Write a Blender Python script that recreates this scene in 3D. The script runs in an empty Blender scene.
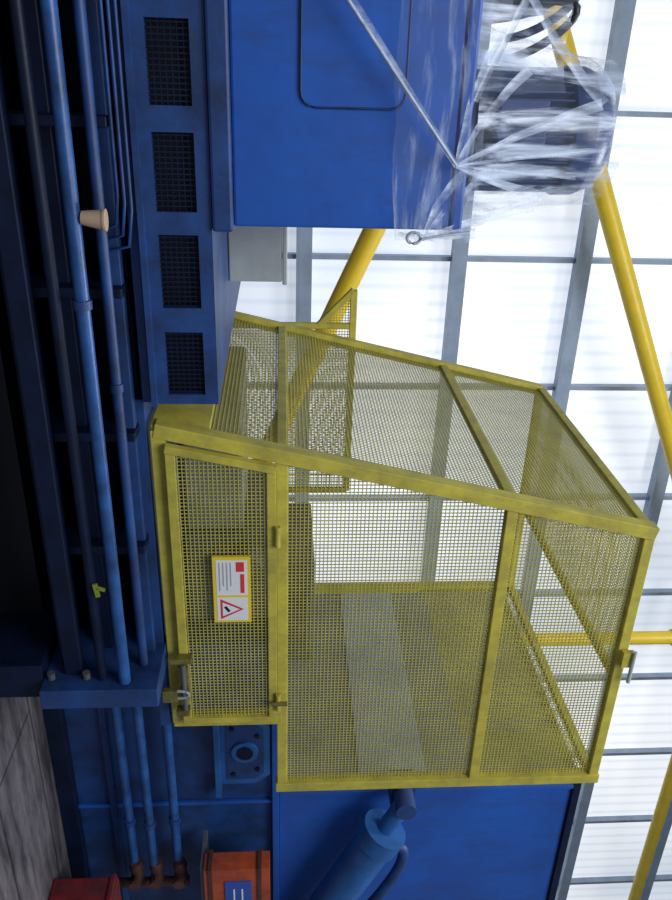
import bpy, bmesh, math, random
from mathutils import Vector, Matrix, noise
random.seed(4)
S=bpy.context.scene
S.view_settings.view_transform='Standard'
S.view_settings.look='None'

# ------------------------------------------------------------ materials
def nodes(name):
    m=bpy.data.materials.new(name); m.use_nodes=True
    nt=m.node_tree; nt.nodes.clear()
    return m,nt,nt.nodes.new('ShaderNodeOutputMaterial')
def paint(name,col,rough=.45,metal=0.0,dirt=.35,dirtcol=None,scale=6,bump=.05,spec=.5,scuff=0):
    m,nt,out=nodes(name); N=nt.nodes; L=nt.links
    b=N.new('ShaderNodeBsdfPrincipled'); L.new(b.outputs[0],out.inputs[0])
    tc=N.new('ShaderNodeTexCoord')
    n=N.new('ShaderNodeTexNoise'); n.inputs['Scale'].default_value=scale; n.inputs['Detail'].default_value=8; n.inputs['Roughness'].default_value=.65
    L.new(tc.outputs['Object'],n.inputs['Vector'])
    r=N.new('ShaderNodeValToRGB'); r.color_ramp.elements[0].position=.38; r.color_ramp.elements[1].position=.72
    dc=dirtcol or tuple(c*(1-dirt) for c in col)
    r.color_ramp.elements[0].color=(*col,1); r.color_ramp.elements[1].color=(*dc,1)
    L.new(n.outputs['Fac'],r.inputs[0])
    last=r.outputs[0]
    if scuff:
        # grimy streaks and rubbed patches
        mp=N.new('ShaderNodeMapping'); mp.inputs['Scale'].default_value=(9,9,2.2); L.new(tc.outputs['Object'],mp.inputs[0])
        n3=N.new('ShaderNodeTexNoise'); n3.inputs['Scale'].default_value=1.5; n3.inputs['Detail'].default_value=10; n3.inputs['Roughness'].default_value=.75
        L.new(mp.outputs[0],n3.inputs['Vector'])
        r3=N.new('ShaderNodeValToRGB'); r3.color_ramp.elements[0].position=.50; r3.color_ramp.elements[0].color=(0,0,0,1); r3.color_ramp.elements[1].position=.74; r3.color_ramp.elements[1].color=(scuff,scuff,scuff,1)
        L.new(n3.outputs['Fac'],r3.inputs[0])
        mx=N.new('ShaderNodeMix'); mx.data_type='RGBA'; L.new(r3.outputs[0],mx.inputs[0]); L.new(last,mx.inputs[6]); mx.inputs[7].default_value=(.03,.04,.055,1)
        last=mx.outputs[2]
    L.new(last,b.inputs['Base Color'])
    b.inputs['Roughness'].default_value=rough; b.inputs['Metallic'].default_value=metal
    b.inputs['Specular IOR Level'].default_value=spec
    if bump:
        n2=N.new('ShaderNodeTexNoise'); n2.inputs['Scale'].default_value=scale*8
        L.new(tc.outputs['Object'],n2.inputs['Vector'])
        bp=N.new('ShaderNodeBump'); bp.inputs['Strength'].default_value=bump; bp.inputs['Distance'].default_value=.01
        L.new(n2.outputs['Fac'],bp.inputs['Height']); L.new(bp.outputs[0],b.inputs['Normal'])
    return m
BLUE=paint('blue_paint',(.010,.105,.48),.47,dirtcol=(.012,.068,.32),scale=2.5,scuff=.45)
BLUE2=paint('blue_paint_light',(.02,.13,.40),.45,dirt=.4,scale=6,scuff=.4)
NAVY=paint('navy_paint',(.014,.062,.23),.5,dirtcol=(.006,.018,.06),scale=6,scuff=.6)
DNAVY=paint('dark_navy_and_bed_shade',(.003,.010,.040),.5,dirt=.7,scale=9,spec=.3)  # dark trim navy; shade low on the bed is also painted with it
MOTORB=paint('motor_blue',(.012,.038,.16),.33,dirt=.4,scale=7)
PIPEB=paint('blue_pipe_paint',(.02,.10,.33),.38,dirt=.65,scale=9,scuff=.5)
BLACK=paint('black_rubber',(.008,.009,.014),.5,dirt=.3)
YEL=paint('yellow_paint',(.57,.49,.055),.6,dirtcol=(.33,.28,.05),scale=10,scuff=.3)
YMESH=paint('yellow_mesh_paint',(.54,.48,.095),.6,dirt=.35,scale=5,bump=0)
YBR=paint('yellow_brace_paint',(.90,.62,.03),.4,dirt=.15,scale=4)
STEEL=paint('galvanised_steel',(.36,.44,.55),.6,metal=.0,dirt=.25,scale=4)
GREY=paint('grey_metal',(.30,.33,.34),.5,dirt=.35,scale=6)
LGREY=paint('light_grey_metal',(.46,.48,.46),.5,dirt=.25,scale=6)
DGREY=paint('dark_grey_metal',(.10,.11,.12),.5,dirt=.4,scale=6)
GBLUE=paint('grey_blue_metal',(.26,.32,.43),.5,dirt=.2,scale=3)
SIDEG=paint('grey_side_plate',(.15,.17,.20),.6,dirt=.35,scale=3)  # dark grey for the left side face of the upper body
ORANGE=paint('orange_paint',(.50,.08,.02),.5,dirt=.55,scale=9,scuff=.6)
RED=paint('red_paint',(.20,.016,.02),.6,dirt=.6,scale=12,scuff=.6)
RUST=paint('rusty_brass',(.11,.045,.035),.55,metal=.2,dirt=.6,scale=20)
WHITE=paint('white_plastic',(.8,.8,.8),.5,dirt=.08)
TEXT=paint('sign_text',(.42,.40,.42),.5,dirt=.1)
SIGNR=paint('sign_red',(.7,.04,.04),.5,dirt=.1)
SIGNY=paint('sign_yellow',(.85,.62,.03),.45,dirt=.1)
LBLUE=paint('label_blue',(.03,.09,.40),.5,dirt=.1)
TAN=paint('tan_card',(.52,.37,.24),.7,dirt=.2)
BRASS=paint('brass',(.28,.24,.07),.4,metal=.5,dirt=.6,scale=30)
GREEN=paint('green_tag',(.25,.33,.03),.6,dirt=.3)

def floor_mat():
    m,nt,out=nodes('worn_concrete'); N=nt.nodes; L=nt.links
    b=N.new('ShaderNodeBsdfPrincipled'); L.new(b.outputs[0],out.inputs[0])
    tc=N.new('ShaderNodeTexCoord'); n=N.new('ShaderNodeTexNoise'); n.inputs['Scale'].default_value=2.2; n.inputs['Detail'].default_value=10; n.inputs['Roughness'].default_value=.72
    mp=N.new('ShaderNodeMapping'); mp.inputs['Scale'].default_value=(1,4,1); L.new(tc.outputs['Object'],mp.inputs[0]); L.new(mp.outputs[0],n.inputs['Vector'])
    r=N.new('ShaderNodeValToRGB'); e=r.color_ramp.elements
    e[0].position=.38; e[0].color=(.045,.040,.047,1); e[1].position=.66; e[1].color=(.22,.195,.21,1)
    L.new(n.outputs['Fac'],r.inputs[0])
    br=N.new('ShaderNodeTexBrick'); br.inputs['Scale'].default_value=1; br.inputs['Brick Width'].default_value=2.6; br.inputs['Row Height'].default_value=.45; br.inputs['Mortar Size'].default_value=.008
    br.inputs['Color1'].default_value=(1,1,1,1); br.inputs['Color2'].default_value=(.8,.8,.82,1); br.inputs['Mortar'].default_value=(.35,.35,.35,1)
    L.new(tc.outputs['Object'],br.inputs['Vector'])
    mx=N.new('ShaderNodeMix'); mx.data_type='RGBA'; mx.blend_type='MULTIPLY'; mx.inputs[0].default_value=1
    L.new(r.outputs[0],mx.inputs[6]); L.new(br.outputs['Color'],mx.inputs[7])
    L.new(mx.outputs[2],b.inputs['Base Color']); b.inputs['Roughness'].default_value=.5
    return m
FLOOR=floor_mat()
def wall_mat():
    m,nt,out=nodes('glowing_cladding'); N=nt.nodes; L=nt.links
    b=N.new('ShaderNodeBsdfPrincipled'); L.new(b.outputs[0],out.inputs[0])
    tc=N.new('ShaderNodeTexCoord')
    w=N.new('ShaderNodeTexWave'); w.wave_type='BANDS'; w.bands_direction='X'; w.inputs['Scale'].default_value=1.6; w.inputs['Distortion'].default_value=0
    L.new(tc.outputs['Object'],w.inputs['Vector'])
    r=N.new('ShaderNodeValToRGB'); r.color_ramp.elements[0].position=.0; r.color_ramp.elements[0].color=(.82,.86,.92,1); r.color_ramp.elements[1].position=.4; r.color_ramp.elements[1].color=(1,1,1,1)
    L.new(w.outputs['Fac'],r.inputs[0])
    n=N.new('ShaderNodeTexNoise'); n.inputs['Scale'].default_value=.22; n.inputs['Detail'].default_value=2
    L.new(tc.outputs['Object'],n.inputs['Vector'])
    r2=N.new('ShaderNodeValToRGB'); r2.color_ramp.elements[0].position=.4; r2.color_ramp.elements[0].color=(.55,.60,.67,1); r2.color_ramp.elements[1].position=.6; r2.color_ramp.elements[1].color=(.97,.985,1.0,1)  # uneven daylight glow, painted as large soft patches
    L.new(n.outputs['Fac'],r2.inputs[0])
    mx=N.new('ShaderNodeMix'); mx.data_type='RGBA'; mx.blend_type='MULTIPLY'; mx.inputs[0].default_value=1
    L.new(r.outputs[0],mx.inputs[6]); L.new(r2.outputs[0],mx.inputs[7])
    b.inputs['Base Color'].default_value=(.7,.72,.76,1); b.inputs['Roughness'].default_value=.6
    L.new(mx.outputs[2],b.inputs['Emission Color']); b.inputs['Emission Strength'].default_value=.82  # daylight through the panels is put in as emission
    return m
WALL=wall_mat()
def film_mat(name,sc,rot,lo,hi,amin,amax):
    m,nt,out=nodes(name); N=nt.nodes; L=nt.links
    t=N.new('ShaderNodeBsdfTransparent'); g=N.new('ShaderNodeBsdfPrincipled')
    g.inputs['Base Color'].default_value=(.70,.79,.95,1); g.inputs['Roughness'].default_value=.25
    mx=N.new('ShaderNodeMixShader'); L.new(t.outputs[0],mx.inputs[1]); L.new(g.outputs[0],mx.inputs[2]); L.new(mx.outputs[0],out.inputs[0])
    tc=N.new('ShaderNodeTexCoord'); mp=N.new('ShaderNodeMapping'); mp.inputs['Scale'].default_value=sc; mp.inputs['Rotation'].default_value=(0,rot,0)
    L.new(tc.outputs['Object'],mp.inputs[0])
    n=N.new('ShaderNodeTexNoise'); n.inputs['Scale'].default_value=1.6; n.inputs['Detail'].default_value=6; n.inputs['Roughness'].default_value=.6; n.inputs['Distortion'].default_value=.4
    L.new(mp.outputs[0],n.inputs['Vector'])
    r=N.new('ShaderNodeValToRGB'); r.color_ramp.interpolation='EASE'; e=r.color_ramp.elements
    e[0].position=lo; e[0].color=(amin,amin,amin,1); e[1].position=hi; e[1].color=(amax,amax,amax,1)
    L.new(n.outputs['Fac'],r.inputs[0]); L.new(r.outputs[0],mx.inputs[0])
    return m
FILM=film_mat('stretch_film',(2.5,3,16),.20,.48,.74,.05,.55)
FILM2=film_mat('stretch_film_motor',(13,4,1.4),-.75,.46,.70,.06,.85)
FILM3=film_mat('stretch_film_fold',(16,8,3),-.75,.35,.68,.15,.65)
STRAND=paint('twisted_film',(.60,.66,.78),.3,dirt=.45,scale=30)

# ------------------------------------------------------------ mesh builder
class B:
    def __init__(s,name,parent=None):
        s.bm=bmesh.new(); s.name=name; s.mats=[]; s.parent=parent
    def mi(s,m):
        if m not in s.mats: s.mats.append(m)
        return s.mats.index(m)
    def add(s,verts,faces,m,smooth=False):
        vs=[s.bm.verts.new(v) for v in verts]; i=s.mi(m)
        for f in faces:
            try:
                fc=s.bm.faces.new([vs[k] for k in f]); fc.material_index=i; fc.smooth=smooth
            except ValueError: pass
    def box(s,x0,x1,y0,y1,z0,z1,m):
        v=[(x,y,z) for z in (z0,z1) for y in (y0,y1) for x in (x0,x1)]
        s.add(v,[(0,2,3,1),(4,5,7,6),(0,1,5,4),(2,6,7,3),(0,4,6,2),(1,3,7,5)],m)
    def bar(s,p,q,w,h,m,up=(0,0,1)):
        p=Vector(p);q=Vector(q);d=(q-p).normalized();up=Vector(up)
        if abs(d.dot(up))>.95: up=Vector((0,1,0))
        a=d.cross(up).normalized(); b=a.cross(d).normalized()
        v=[e+a*i*w/2+b*j*h/2 for e in (p,q) for i,j in ((-1,-1),(1,-1),(1,1),(-1,1))]
        s.add(v,[(3,2,1,0),(4,5,6,7),(0,1,5,4),(1,2,6,5),(2,3,7,6),(3,0,4,7)],m)
    def tube(s,pts,r,m,n=14,cap=True):
        pts=[Vector(p) for p in pts]; rs=r if isinstance(r,(list,tuple)) else [r]*len(pts)
        ref=Vector((0.13,.2,1)); rings=[]
        for i,p in enumerate(pts):
            d=(pts[min(i+1,len(pts)-1)]-pts[max(i-1,0)])
            if d.length<1e-6: d=Vector((0,0,1))
            d.normalize()
            a=d.cross(ref)
            if a.length<.3: a=d.cross(Vector((1,.2,0)))
            a.normalize(); b=d.cross(a)
            rings.append([p+(a*math.cos(2*math.pi*k/n)+b*math.sin(2*math.pi*k/n))*rs[i] for k in range(n)])
        v=[x for r_ in rings for x in r_]; f=[]
        for i in range(len(rings)-1):
            for k in range(n):
                f.append((i*n+k,i*n+(k+1)%n,(i+1)*n+(k+1)%n,(i+1)*n+k))
        s.add(v,f,m,True)
        if cap:
            s.add(rings[0],[tuple(range(n))],m); s.add(rings[-1],[tuple(range(n))],m)
    def cyl(s,p,q,r,m,n=24): 
        s.tube([p,q],r,m,n)
    def poly_prism(s,pts,off,m):
        pts=[Vector(p) for p in pts]; off=Vector(off); n=len(pts)
        s.add(pts+[p+off for p in pts],[tuple(range(n)),tuple(range(2*n-1,n-1,-1))]+[(i,(i+1)%n,n+(i+1)%n,n+i) for i in range(n)],m)
    def done(s,bevel=0):
        bmesh.ops.recalc_face_normals(s.bm,faces=s.bm.faces)
        me=bpy.data.meshes.new(s.name); s.bm.to_mesh(me); s.bm.free()
        for m in s.mats: me.materials.append(m)
        o=bpy.data.objects.new(s.name,me); S.collection.objects.link(o)
        if bevel:
            md=o.modifiers.new('bevel','BEVEL'); md.width=bevel; md.segments=2; md.limit_method='ANGLE'; md.angle_limit=.9
        if s.parent: o.parent=s.parent
        return o
def empty(name,loc=(0,0,0)):
    o=bpy.data.objects.new(name,None); S.collection.objects.link(o); o.empty_display_size=.1; return o
def bez(p0,p1,p2,p3,n=16):
    p0,p1,p2,p3=map(Vector,(p0,p1,p2,p3))
    return [(1-t)**3*p0+3*(1-t)**2*t*p1+3*(1-t)*t*t*p2+t**3*p3 for t in [i/n for i in range(n+1)]]

# ------------------------------------------------------------ room
b=B('floor'); b.box(-5,18,-3,9.1,-.1,0,FLOOR); b.done()
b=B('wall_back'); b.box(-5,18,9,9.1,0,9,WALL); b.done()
b=B('ceiling'); b.box(-5,18,-3,9.1,9,9.1,GREY); b.done()
b=B('steel_wall_framing')
for z in (1.35,3.08,4.5,6.0,7.5): 
    b.box(-5,18,8.82,8.97,z-.08,z+.08,STEEL); b.box(-5,18,8.79,8.82,z-.095,z-.05,STEEL)
x=.46-4.65
while x<18:
    b.box(x-.026,x+.026,8.90,8.995,0.01,8.99,STEEL); x+=1.55
b.done()
Cz=1.1
def brace(p,q,r):
    b=B('yellow_brace_pipe'); b.cyl(p,q,r,YBR,20)
    d=(Vector(q)-Vector(p)).normalized()
    for e,k in ((Vector(p),1),(Vector(q),-1)): b.cyl(e,e+d*k*.06,r*1.25,YBR,20)
    b.done()
brace((.04,6.0,2.264),(4.12,6.0,.48),.08)
brace((-3.5,8.3,2.16),(5.9,8.3,6.60),.10)
brace((5.85,7.0,0),(5.85,7.0,5.6),.075)
brace((5.9,8.0,6.76),(16,8.0,6.72),.085)

# ------------------------------------------------------------ machine bed
b=B('machine_bed')
b.box(-1.3,2.0,2.62,3.9,0,.66,DNAVY)
b.box(-1.3,1.0,2.36,3.9,.661,.69,NAVY)
b.box(1.0,2.395,2.385,3.9,.62,.662,NAVY)
b.box(-1.3,1.98,2.42,2.62,.60,.64,DNAVY)
b.box(-1.3,1.98,2.34,2.38,.60,.635,NAVY)
b.box(-1.3,1.98,2.36,2.62,.44,.48,DNAVY)
b.box(-1.3,1.98,2.22,2.26,.34,.40,DNAVY)
b.box(-1.3,1.98,2.26,2.62,.32,.34,DNAVY)
b.box(-1.3,1.98,2.5,2.62,0,.2,BLACK)
b.box(-1.3,1.9,2.28,2.32,.0,.08,DNAVY)
for x in (-.9,-.3,.16,.62,1.08,1.5):
    b.box(x,x+.03,2.30,2.62,.34,.64,DNAVY)
b.box(1.98,2.06,2.14,2.89,.27,.67,NAVY)
b.box(1.92,2.06,2.2,2.89,0,.27,DNAVY)
for z in (.3,.42,.54): b.cyl((1.975,2.2,z),(1.95,2.2,z),.014,DGREY,6)
b.done(.004)
def pipe(pts,r,fl=(),m=PIPEB):
    b=B('blue_steel_pipe'); b.tube(pts,r,m,14)
    for x in fl:
        b.cyl((x,pts[0][1],pts[0][2]),(x+.025,pts[0][1],pts[0][2]),r*1.3,NAVY,14)
    b.done()
pipe([(-1.3,2.18,.555),(1.975,2.18,.555)],.020,(.62,))
pipe([(-1.3,2.27,.605),(1.975,2.27,.605)],.016,(.9,),NAVY)
pipe([(-1.3,2.20,.475),(1.975,2.20,.475)],.017,(),DNAVY)
pipe([(-1.3,2.30,.651),(.36,2.30,.651),(.44,2.31,.64),(.46,2.33,.60)],.005,(),NAVY)
pipe([(-1.3,2.30,.668),(.38,2.30,.668),(.47,2.31,.655),(.49,2.33,.60)],.005,(),NAVY)
pipe([(-1.3,2.31,.684),(.40,2.31,.684),(.50,2.31,.67),(.52,2.33,.60)],.005,(),NAVY)

# vented pedestal strip
b=B('vented_machine_base')
vents=[(-.354,-.147),(-.074,.133),(.2,.411),(.475,.69),(.765,.968)]
z0,z1,v0,v1=.695,.90,.745,.86
b.box(-1.3,1.0,2.40,3.9,z0,z1,NAVY)
b.box(-1.3,1.0,2.35,2.399,z0,v0,NAVY); b.box(-1.3,1.0,2.35,2.399,v1,z1,NAVY)
xs=[-1.3]+[c for v in vents for c in v]+[1.0]
for i in range(0,len(xs),2): b.box(xs[i],xs[i+1],2.35,2.399,v0,v1,NAVY)
for a,c in vents:
    b.box(a,c,2.392,2.3995,v0,v1,BLACK)
    x=a+.006
    while x<c-.004:
        b.box(x,x+.004,2.362,2.37,v0,v1,DNAVY); x+=.0145
    for k in range(1,7): 
        zz=v0+(v1-v0)*k/7; b.box(a,c,2.3645,2.3705,zz-.0015,zz+.0015,DNAVY)
b.box(-1.3,1.0,2.325,2.35,.695,.712,NAVY)
b.done()

# cabinet
DZ=-.022
root=empty('machine_cabinet')
b=B('cabinet_body',root)
b.box(-1.3,.45,2.36,2.98,.962,1.588,BLUE)
b.box(-1.3,.462,2.335,2.99,.902,.962,NAVY)
b.box(-1.3,.458,2.350,2.99,1.588,1.623,BLUE)
b.done(.008)
b=B('hatch',root)
cx0,cx1,cz0,cz1,r=-.45,.127,1.15,1.435,.04
pts=[]
for (x,z,a0) in ((cx1-r,cz1-r,0),(cx0+r,cz1-r,90),(cx0+r,cz0+r,180),(cx1-r,cz0+r,270)):
    for k in range(5):
        t=math.radians(a0+22.5*k); pts.append((x+r*math.cos(t),2.354,z+r*math.sin(t)))
b.poly_prism(pts,(0,.012,0),BLUE)
b.tube([Vector(p) for p in pts]+[Vector(pts[0])],.0035,NAVY,6,False)
b.done()
b=B('grey_metal_box'); b.box(.47,.775,3.0,3.4,.902,1.10,LGREY); b.box(.465,.785,2.995,3.41,1.101,1.12,LGREY); b.done(.005)

# motor
b=B('electric_motor')
mx,my=.195,2.66
b.cyl((mx,my,1.646),(mx,my,1.68),.195,MOTORB,40)
b.cyl((mx,my,1.68),(mx,my,1.99),.155,MOTORB,40)
for k in range(44):
    a=2*math.pi*k/44; c,s_=math.cos(a),math.sin(a)
    v=[]
    for z in (1.69,1.985):
        for rr,tt in ((.15,-.0035),(.182,-.0035),(.182,.0035),(.15,.0035)):
            v.append((mx+rr*c-tt*s_,my+rr*s_+tt*c,z))
    b.add(v,[(0,1,2,3),(7,6,5,4),(0,4,5,1),(1,5,6,2),(2,6,7,3),(3,7,4,0)],MOTORB)
b.tube([(mx,my,1.98),(mx,my,1.985),(mx,my,2.045),(mx,my,2.085),(mx,my,2.115),(mx,my,2.13)],[.17,.19,.188,.172,.135,.08],MOTORB,40)
b.box(mx-.10,mx+.03,my-.235,my-.15,1.74,1.88,MOTORB)
o=b.done(.003); o.location.z=DZ
b=B('valve_block_with_hoses')
b.box(-.55,-.10,2.5,2.8,1.646,1.76,DGREY); b.box(-.40,-.3,2.55,2.65,1.76,1.88,DGREY); b.box(-.22,-.12,2.52,2.66,1.76,1.86,DNAVY)
for i in range(6):
    x=-.40+.055*i
    b.tube(bez((x,2.52,1.74),(x-.10,2.40,1.98+.02*i),(x+.10,2.45,2.02-.03*i),(x+.12,2.60,1.78)),.012,BLACK if i%2 else MOTORB,8)
o=b.done(); o.location.z=DZ
# film
froot=empty('plastic_wrap'); froot.location.z=DZ
def film(name,f,nu,nv,M,am=1):
    b=B(name,froot); v=[];fc=[]
    for i in range(nu+1):
        for j in range(nv+1):
            p=Vector(f(i/nu,j/nv)); n=noise.noise_vector(p*7)*.014*am+noise.noise_vector(p*20)*.005*am; v.append(p+n)
    for i in range(nu):
        for j in range(nv):
            a=i*(nv+1)+j; fc.append((a,a+1,a+nv+2,a+nv+1))
    b.add(v,fc,M,True); return b.done()
film('film_over_cabinet',lambda u,v:(-.9+1.375*u,2.318,1.435+.24*v+.014*math.sin(7*u)*(1-v)),60,16,FILM,.7)
def cone(u,v):
    a=-math.pi*1.05+u*math.pi*1.3; r=.225-.015*v+.10*(1-v)**2*(1 if u<.9 else .6)
    return (mx+r*math.cos(a),my+r*math.sin(a),1.66+.46*v)
film('film_around_motor',cone,60,24,FILM2,.6)
film('film_to_hoses',lambda u,v:(-.6+.68*u,2.40+.05*v,1.655+(.40-.12*u)*v+.04*math.sin(6*u)),40,18,FILM2)
def dome(u,v):
    r=.213*math.sin(v*math.pi/2); z=2.04+.105*math.cos(v*math.pi/2)
    return (mx+r*math.cos(6.2832*u),my+r*math.sin(6.2832*u),z)
film('film_motor_cap',dome,48,10,FILM2,.5)
b=B('film_folds',froot)
def fold(p,q,w0,w1,sag=.02):
    p=Vector(p);q=Vector(q); n=14; v=[];f=[]
    d=(q-p).normalized(); sd=d.cross(Vector((0,1,0))).normalized()
    for i in range(n+1):
        t=i/n; c=p.lerp(q,t)+Vector((0,0,-sag*math.sin(math.pi*t))); w=w0+(w1-w0)*t
        yy=.006*math.sin(t*17)
        for k in (-1,0,1): v.append(c+sd*w*k/2+Vector((0,yy+(.006 if k==0 else 0),0)))
    for i in range(n):
        for k in (0,1): a=i*3+k; f.append((a,a+1,a+4,a+3))
    b.add(v,f,FILM3,True)
K=(.262,2.29,1.60); E=(.462,2.31,1.53)
fold((-.6,2.30,.925),K,.035,.016,0)
fold(K,(.36,2.44,1.90),.012,.03); fold(K,(.02,2.40,1.80),.010,.03); fold(K,(.10,2.40,2.02),.010,.032)
fold(K,(.22,2.41,2.06),.008,.016); fold(K,(-.08,2.40,1.72),.01,.03); fold(K,(.30,2.41,1.98),.006,.012)
fold(E,(.39,2.45,1.88),.014,.03); fold(E,(.30,2.42,1.72),.012,.02); fold(E,(.45,2.33,1.68),.02,.03)
fold(E,(.28,2.31,1.63),.01,.03); fold((.452,2.31,1.45),E,.012,.018,0)
fold((.1,2.31,1.64),(-.40,2.38,1.92),.015,.03)
fold((-.2,2.39,1.75),(.1,2.41,2.03),.02,.03)
b.tube(bez((-.6,2.295,.93),(-.3,2.29,1.145),(0,2.285,1.385),K,12),.0045,STRAND,6)
# loop of twisted film at the cabinet corner
b.tube([(.463+.016*math.cos(t),2.31,1.50+.02*math.sin(t)) for t in [k*math.pi/6 for k in range(13)]],.005,STRAND,6)
b.tube(bez((.465,2.3,1.52),(.455,2.3,1.56),(.45,2.3,1.6),(.445,2.31,1.66),8),.004,STRAND,6)
b.done()

# ------------------------------------------------------------ safety cage
cage=empty('safety_cage')
Y0,Y1=2.40,3.77; ZB,ZM,ZR,ZT=.695,1.10,1.91,2.43
def xl(z): return 1.105+(z-ZB)*.41/(ZT-ZB)
fr=B('frame',cage); w=.040
def rail(p,q,ww=w,hh=w): fr.bar(p,q,ww,hh,YEL)
rail((xl(ZB),Y0,ZB-.01),(xl(ZT),Y0,ZT+.02),.050,.056)
rail((xl(ZB),Y1,ZB),(xl(ZT),Y1,ZT),.048,.048)
rail((2.75,Y0,ZM-.026),(2.75,Y0,ZT+.026),.046,.048); rail((2.75,Y1,ZM-.026),(2.75,Y1,ZT+.026),.048,.048)
rail((2.372,Y0,ZB-.02),(2.372,Y0,ZM),.046,.042)
for z in (ZR,ZT):
    rail((xl(z),Y0,z),(2.75,Y0,z)); rail((xl(z),Y0,z),(xl(z),Y1,z),.036,.036)
rail((xl(ZM),Y0,ZM),(2.75,Y0,ZM)); rail((xl(ZM),Y0,ZM),(xl(ZM),Y1,ZM),.036,.036)
rail((xl(ZB),Y0,ZB+.0),(2.372,Y0,ZB+.0),.05,.045)
for z in (ZT,ZM): rail((2.75,Y0,z),(2.75,Y1,z),.036,.036)
rail((xl(ZT),Y1,ZT),(2.75,Y1,ZT))
x0,x1=xl(ZB),xl(.86)
fr.poly_prism([(x0-.02,Y0-.018,ZB-.02),(x0-.02,Y1,ZB-.02),(x1-.02,Y1,.86),(x1-.02,Y0-.018,.86)],(.02,0,0),YEL)
rail((1.02,Y1+.05,1.45),(2.13,Y1+.05,1.45),.033,.033); rail((1.02,Y1+.05,1.45),(1.2,Y1+.05,1.28),.03,.03)
rail((2.13,Y1+.05,ZB),(2.13,Y1+.05,1.45),.029,.029); rail((1.2,Y1+.05,1.45),(1.2,Y1+.05,ZB),.027,.027)
rail((2.2,Y0,ZT),(2.2,Y1,ZT),.03,.03)
fr.done(.003)
def wires(name,poly,nrm,sp,wd,M=YMESH):
    """woven square mesh inside a convex planar polygon"""
    poly=[Vector(p) for p in poly]; nrm=Vector(nrm).normalized()
    u=(Vector((0,0,1))-nrm*nrm.z)
    if u.length<.1: u=Vector((0,1,0))
    u.normalize(); v=nrm.cross(u).normalized(); o=poly[0]
    P=[((p-o).dot(u),(p-o).dot(v)) for p in poly]
    bb=B(name,cage)
    for ax in (0,1):
        lo=min(p[ax] for p in P); hi=max(p[ax] for p in P); t=lo+sp*.5
        while t<hi:
            cr=[]
            for i in range(len(P)):
                a,c=P[i],P[(i+1)%len(P)]
                if (a[ax]-t)*(c[ax]-t)<0:
                    k=(t-a[ax])/(c[ax]-a[ax]); cr.append(a[1-ax]+k*(c[1-ax]-a[1-ax]))
            if len(cr)>=2:
                m0,m1=min(cr),max(cr)
                if ax==0: p=o+u*t+v*m0; q=o+u*t+v*m1
                else: p=o+u*m0+v*t; q=o+u*m1+v*t
                off=nrm*(.0012 if ax else -.0012)
                bb.bar(p+off,q+off,wd,.002,M,up=nrm)
            t+=sp
    bb.done()
sp,wd=.0142,.0035
wires('mesh_front_upper',[(xl(ZR),Y0,ZR),(2.75,Y0,ZR),(2.75,Y0,ZT),(xl(ZT),Y0,ZT)],(0,1,0),sp,wd)
wires('mesh_front_middle',[(xl(ZM),Y0,ZM),(2.75,Y0,ZM),(2.75,Y0,ZR),(xl(ZR),Y0,ZR)],(0,1,0),sp,wd)
ln=Vector((ZT-ZB,0,-.41))
wires('mesh_side_upper',[(xl(ZR),Y0,ZR),(xl(ZR),Y1,ZR),(xl(ZT),Y1,ZT),(xl(ZT),Y0,ZT)],ln,sp,wd)
wires('mesh_side_middle',[(xl(ZM),Y0,ZM),(xl(ZM),Y1,ZM),(xl(ZR),Y1,ZR),(xl(ZR),Y0,ZR)],ln,sp,wd)
wires('mesh_side_lower',[(xl(.86),Y0,.86),(xl(.86),Y1,.86),(xl(ZM),Y1,ZM),(xl(ZM),Y0,ZM)],ln,sp,wd)
wires('mesh_right_upper',[(2.75,Y0,ZR),(2.75,Y1,ZR),(2.75,Y1,ZT),(2.75,Y0,ZT)],(1,0,0),sp,wd)
wires('mesh_rear_low',[(1.2,Y1+.05,ZB),(2.13,Y1+.05,ZB),(2.13,Y1+.05,1.45),(1.04,Y1+.05,1.45),(1.2,Y1+.05,1.28)],(0,1,0),sp,wd)
wires('mesh_top',[(xl(ZT),Y0,ZT),(2.2,Y0,ZT),(2.2,Y1,ZT),(xl(ZT),Y1,ZT)],(0,0,1),sp,wd)
# door
d=B('door',cage); yd=Y0-.04; dz0,dz1=.735,1.065; dx1=2.335
a0=xl(dz0)+.045;a1=xl(dz1)+.045
d.bar((a0,yd,dz0),(dx1,yd,dz0),.023,.032,YEL); d.bar((a1,yd,dz1),(dx1,yd,dz1),.023,.032,YEL)
d.bar((a0,yd,dz0-.016),(a1,yd,dz1+.016),.027,.030,YEL); d.bar((dx1,yd,dz0-.016),(dx1,yd,dz1+.016),.027,.030,YEL)
for x in (1.45,2.2): d.cyl((x,yd-.02,1.085),(x+.08,yd-.02,1.085),.010,YEL,10)
d.cyl((2.24,yd-.03,1.06),(2.24,yd-.03,1.12),.009,BRASS,10); 
d.box(2.05,2.20,yd-.035,yd-.014,.715,.752,BRASS); d.cyl((2.03,yd-.04,.735),(2.25,yd-.04,.735),.009,DGREY,10)
d.box(2.14,2.195,yd-.06,yd-.036,.655,.71,BRASS); d.tube(bez((2.15,yd-.047,.71),(2.15,yd-.047,.765),(2.185,yd-.047,.765),(2.185,yd-.047,.71)),.006,GREY,8)
d.box(2.0,2.02,yd-.05,yd-.012,.69,.77,BRASS); d.box(2.25,2.275,yd-.05,yd-.012,.70,.75,BRASS)
d.done(.002)
wires('door_mesh',[(a0,yd,dz0),(dx1,yd,dz0),(dx1,yd,dz1),(a1,yd,dz1)],(0,1,0),sp,wd)
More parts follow.
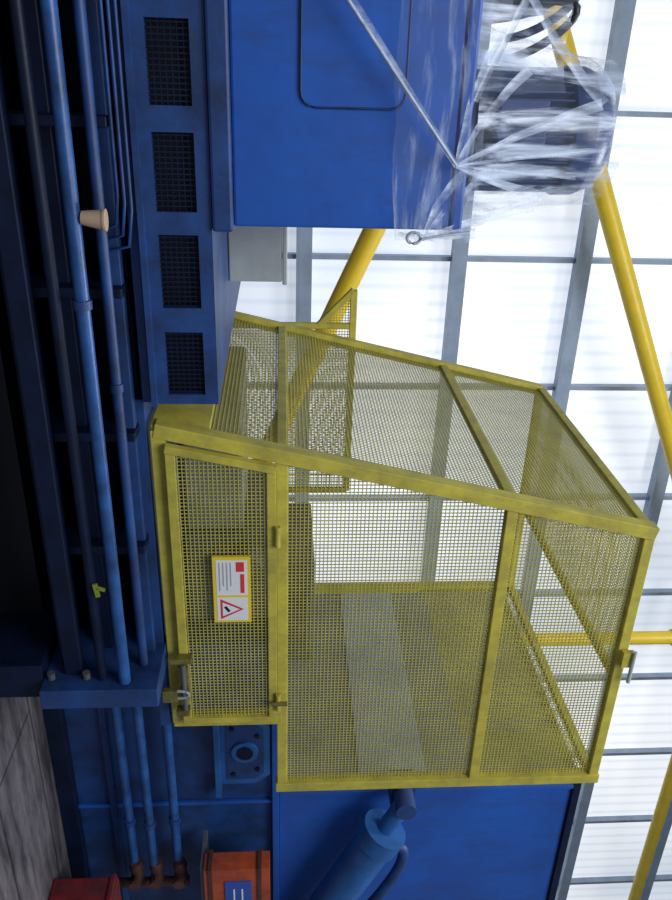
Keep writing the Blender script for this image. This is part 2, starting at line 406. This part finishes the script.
h=B('hook_bracket',cage); h.box(2.04,2.11,Y0-.05,Y0-.028,ZT-.01,ZT+.035,YEL); h.cyl((2.03,Y0-.055,ZT+.03),(2.18,Y0-.055,ZT+.03),.008,LGREY,10); h.done()
# sign
ys=yd-.03
sg=B('warning_sign',None)
sx0,sx1,sz0,sz1=1.565,1.845,.858,.99
sg.box(sx0,sx1,ys,ys+.012,sz0,sz1,SIGNY)
sg.box(sx0+.012,sx0+.16,ys-.001,ys,sz0+.012,sz1-.012,WHITE)
sg.box(sx0+.07,sx0+.15,ys-.002,ys-.001,sz1-.036,sz1-.022,SIGNR)
sg.box(sx0+.02,sx0+.06,ys-.002,ys-.001,sz1-.05,sz1-.022,SIGNR)
for k in range(4): sg.box(sx0+.022,sx0+.140-.02*(k%2),ys-.002,ys-.001,sz0+.022+k*.013,sz0+.026+k*.013,TEXT)
sg.box(sx0+.17,sx1-.01,ys-.001,ys,sz0+.012,sz1-.012,WHITE)
tx=(sx0+.17+sx1-.01)/2
sg.add([(tx-.044,ys-.002,sz0+.024),(tx+.044,ys-.002,sz0+.024),(tx,ys-.002,sz1-.026)],[(0,1,2)],SIGNR)
sg.add([(tx-.030,ys-.003,sz0+.031),(tx+.030,ys-.003,sz0+.031),(tx,ys-.003,sz1-.040)],[(0,1,2)],WHITE)
sg.bar((tx-.012,ys-.0035,sz0+.040),(tx+.010,ys-.0035,sz0+.055),.010,.001,BLACK,up=(0,1,0))
sg.done()
# inside the cage
b=B('machine_head'); b.box(1.9,2.36,3.0,3.6,.68,1.1,DGREY); b.box(2.08,2.66,3.05,3.6,1.1,1.25,DGREY); b.box(1.25,1.9,3.05,3.65,.68,.93,GREY)
b.cyl((2.0,3.0,.95),(2.0,2.86,.95),.07,DGREY,24); b.box(2.25,2.5,2.92,3.05,1.12,1.22,DGREY)
b.done(.01)

# ------------------------------------------------------------ right machine body
root=empty('hydraulic_press_body')
b=B('lower_body',root); b.box(2.42,6.2,2.9,4.6,0,1.05,NAVY); b.box(2.40,6.2,2.86,4.6,1.05,1.085,BLUE); b.box(3.42,3.44,2.88,2.9,.05,1.05,BLUE)
b.box(2.42,6.2,2.84,2.9,0,.08,DNAVY); b.box(2.42,6.2,2.865,2.9,.24,.27,NAVY); b.done(.004)
b=B('upper_body',root); b.box(3.385,6.2,2.9,4.6,1.085,2.62,BLUE); b.box(3.35,6.2,2.88,4.62,2.62,2.66,DNAVY)
b.box(3.37,3.385,2.9,4.6,1.085,2.62,SIDEG)
b.box(3.345,3.37,2.92,4.6,1.50,1.85,GBLUE); b.box(3.372,3.40,2.88,2.9,1.086,2.62,BLUE); b.done(.004)
b=B('mounting_bracket',root)
b.poly_prism([(2.83,2.87,.80),(2.83,2.87,.95),(2.90,2.87,1.04),(3.22,2.87,1.04),(3.28,2.87,.97),(3.28,2.87,.80)],(0,.03,0),BLUE2)
b.poly_prism([(2.87,2.862,.83),(2.87,2.862,.94),(2.92,2.862,1.01),(3.20,2.862,1.01),(3.24,2.862,.96),(3.24,2.862,.83)],(0,.008,0),NAVY)
for x in (3.05,): b.cyl((x,2.862,.92),(x,2.848,.92),.065,BLUE2,24); b.cyl((x,2.85,.92),(x,2.842,.92),.04,DNAVY,20)
for x,z in ((2.9,.86),(3.2,.86),(2.95,.98),(3.17,.98)): b.cyl((x,2.862,z),(x,2.852,z),.012,DNAVY,8)
b.box(2.80,3.32,2.82,2.9,.775,.80,BLUE2); b.done()
for z,y in ((.35,2.78),(.45,2.76),(.57,2.78)):
    b=B('blue_steel_pipe'); b.cyl((2.065,y,z),(3.70,y,z),.022,PIPEB,14)
    for x in (2.3,3.4): b.cyl((x,y,z),(x+.03,y,z),.030,NAVY,14)
    b.done()
b=B('hydraulic_cylinder')
p=Vector((3.27,2.72,1.70)); q=Vector((4.7,2.72,1.03)); dd=(q-p).normalized()
b.cyl(p+dd*.22,q,.10,BLUE2,32); b.cyl(p+dd*.20,p+dd*.30,.115,BLUE2,32); b.cyl(p,p+dd*.22,.045,BLUE2,20)
b.cyl((p.x,2.66,p.z),(p.x,2.78,p.z),.05,NAVY,24); b.box(3.22,3.36,2.78,2.88,1.64,1.76,NAVY)
b.tube(bez(p+dd*.33+Vector((0,0,.09)),p+dd*.30+Vector((.02,-.02,.26)),p+dd*.7+Vector((.04,-.03,.22)),p+dd*1.5+Vector((0,-.03,.11)),20),.028,NAVY,12)
b.done()
b=B('orange_toolbox'); b.box(3.56,4.3,2.6,2.70,.72,1.04,ORANGE); b.box(3.55,4.31,2.59,2.71,.98,1.0,RUST); b.box(3.55,4.31,2.59,2.71,.74,.76,RUST)
b.box(3.64,3.98,2.592,2.6,.82,.95,LBLUE); b.box(3.69,3.90,2.589,2.592,.86,.868,WHITE); b.box(3.69,3.86,2.589,2.592,.90,.908,WHITE); b.box(3.57,4.25,2.62,2.839,.70,.72,DGREY); b.done(.006)
b=B('red_crate'); b.box(3.60,4.1,2.3,2.62,0,.31,RED); b.box(3.59,4.11,2.29,2.63,.27,.30,RED); b.box(3.64,4.0,2.28,2.3,.12,.18,DGREY); b.done(.008)
b=B('pipe_valve_manifold')
for z in (.36,.46,.58):
    b.tube([(3.705,2.77,z),(3.74,2.77,z),(3.78,2.77,z),(3.82,2.77,z),(3.86,2.77,z)],[.028,.036,.028,.036,.028],RUST,14); b.cyl((3.78,2.77,z),(3.78,2.70,z),.014,RUST,10); b.cyl((3.78,2.70,z),(3.78,2.685,z),.030,RUST,16)
b.cyl((3.86,2.77,0),(3.86,2.77,.62),.025,RUST,14)
b.done()
b=B('paper_cup'); b.tube([(.40,2.18,.577),(.405,2.18,.636)],[.018,.027],TAN,20); b.tube([(.405,2.18,.634),(.405,2.18,.640)],.029,TAN,20); b.done()
b=B('green_tag'); b.bar((1.56,2.175,.493),(1.61,2.175,.50),.008,.014,GREEN); b.bar((1.575,2.175,.50),(1.585,2.175,.525),.008,.010,GREEN); b.done()

# ------------------------------------------------------------ light
wd_=bpy.data.worlds.new('world'); S.world=wd_; wd_.use_nodes=True
bg=wd_.node_tree.nodes['Background']; bg.inputs[0].default_value=(.62,.74,1,1); bg.inputs[1].default_value=.30
def area(name,loc,tgt,size,pw,col=(1,1,1)):
    l=bpy.data.lights.new(name,'AREA'); l.shape='SQUARE'; l.size=size; l.energy=pw; l.color=col
    o=bpy.data.objects.new(name,l); S.collection.objects.link(o); o.location=loc
    o.rotation_euler=(Vector(tgt)-Vector(loc)).to_track_quat('-Z','Y').to_euler()
area('added_front_fill',(-.5,-1.8,6.0),(1.6,2.6,1.5),3.5,330,(.95,.98,1))  # unseen area light added to brighten the machine fronts
area('added_top_fill',(3,3,8.5),(3,3.5,0),2.5,330,(.9,.95,1))  # unseen overhead area light, added as fill from above
# ------------------------------------------------------------ camera (phone held sideways)
th=math.radians(26.3); pt=math.radians(3.86)
Fh=Vector((math.sin(th),math.cos(th),0)); R=Vector((math.cos(th),-math.sin(th),0)); Z=Vector((0,0,1))
F=Fh*math.cos(pt)+Z*math.sin(pt); Up=Z*math.cos(pt)-Fh*math.sin(pt)
M=Matrix((Up,-R,-F)).transposed().to_4x4(); M.translation=Vector((0,0,Cz))
cam=bpy.data.cameras.new('camera'); cam.lens=32; cam.sensor_width=36; cam.clip_start=.05
co=bpy.data.objects.new('camera',cam); S.collection.objects.link(co); co.matrix_world=M; S.camera=co
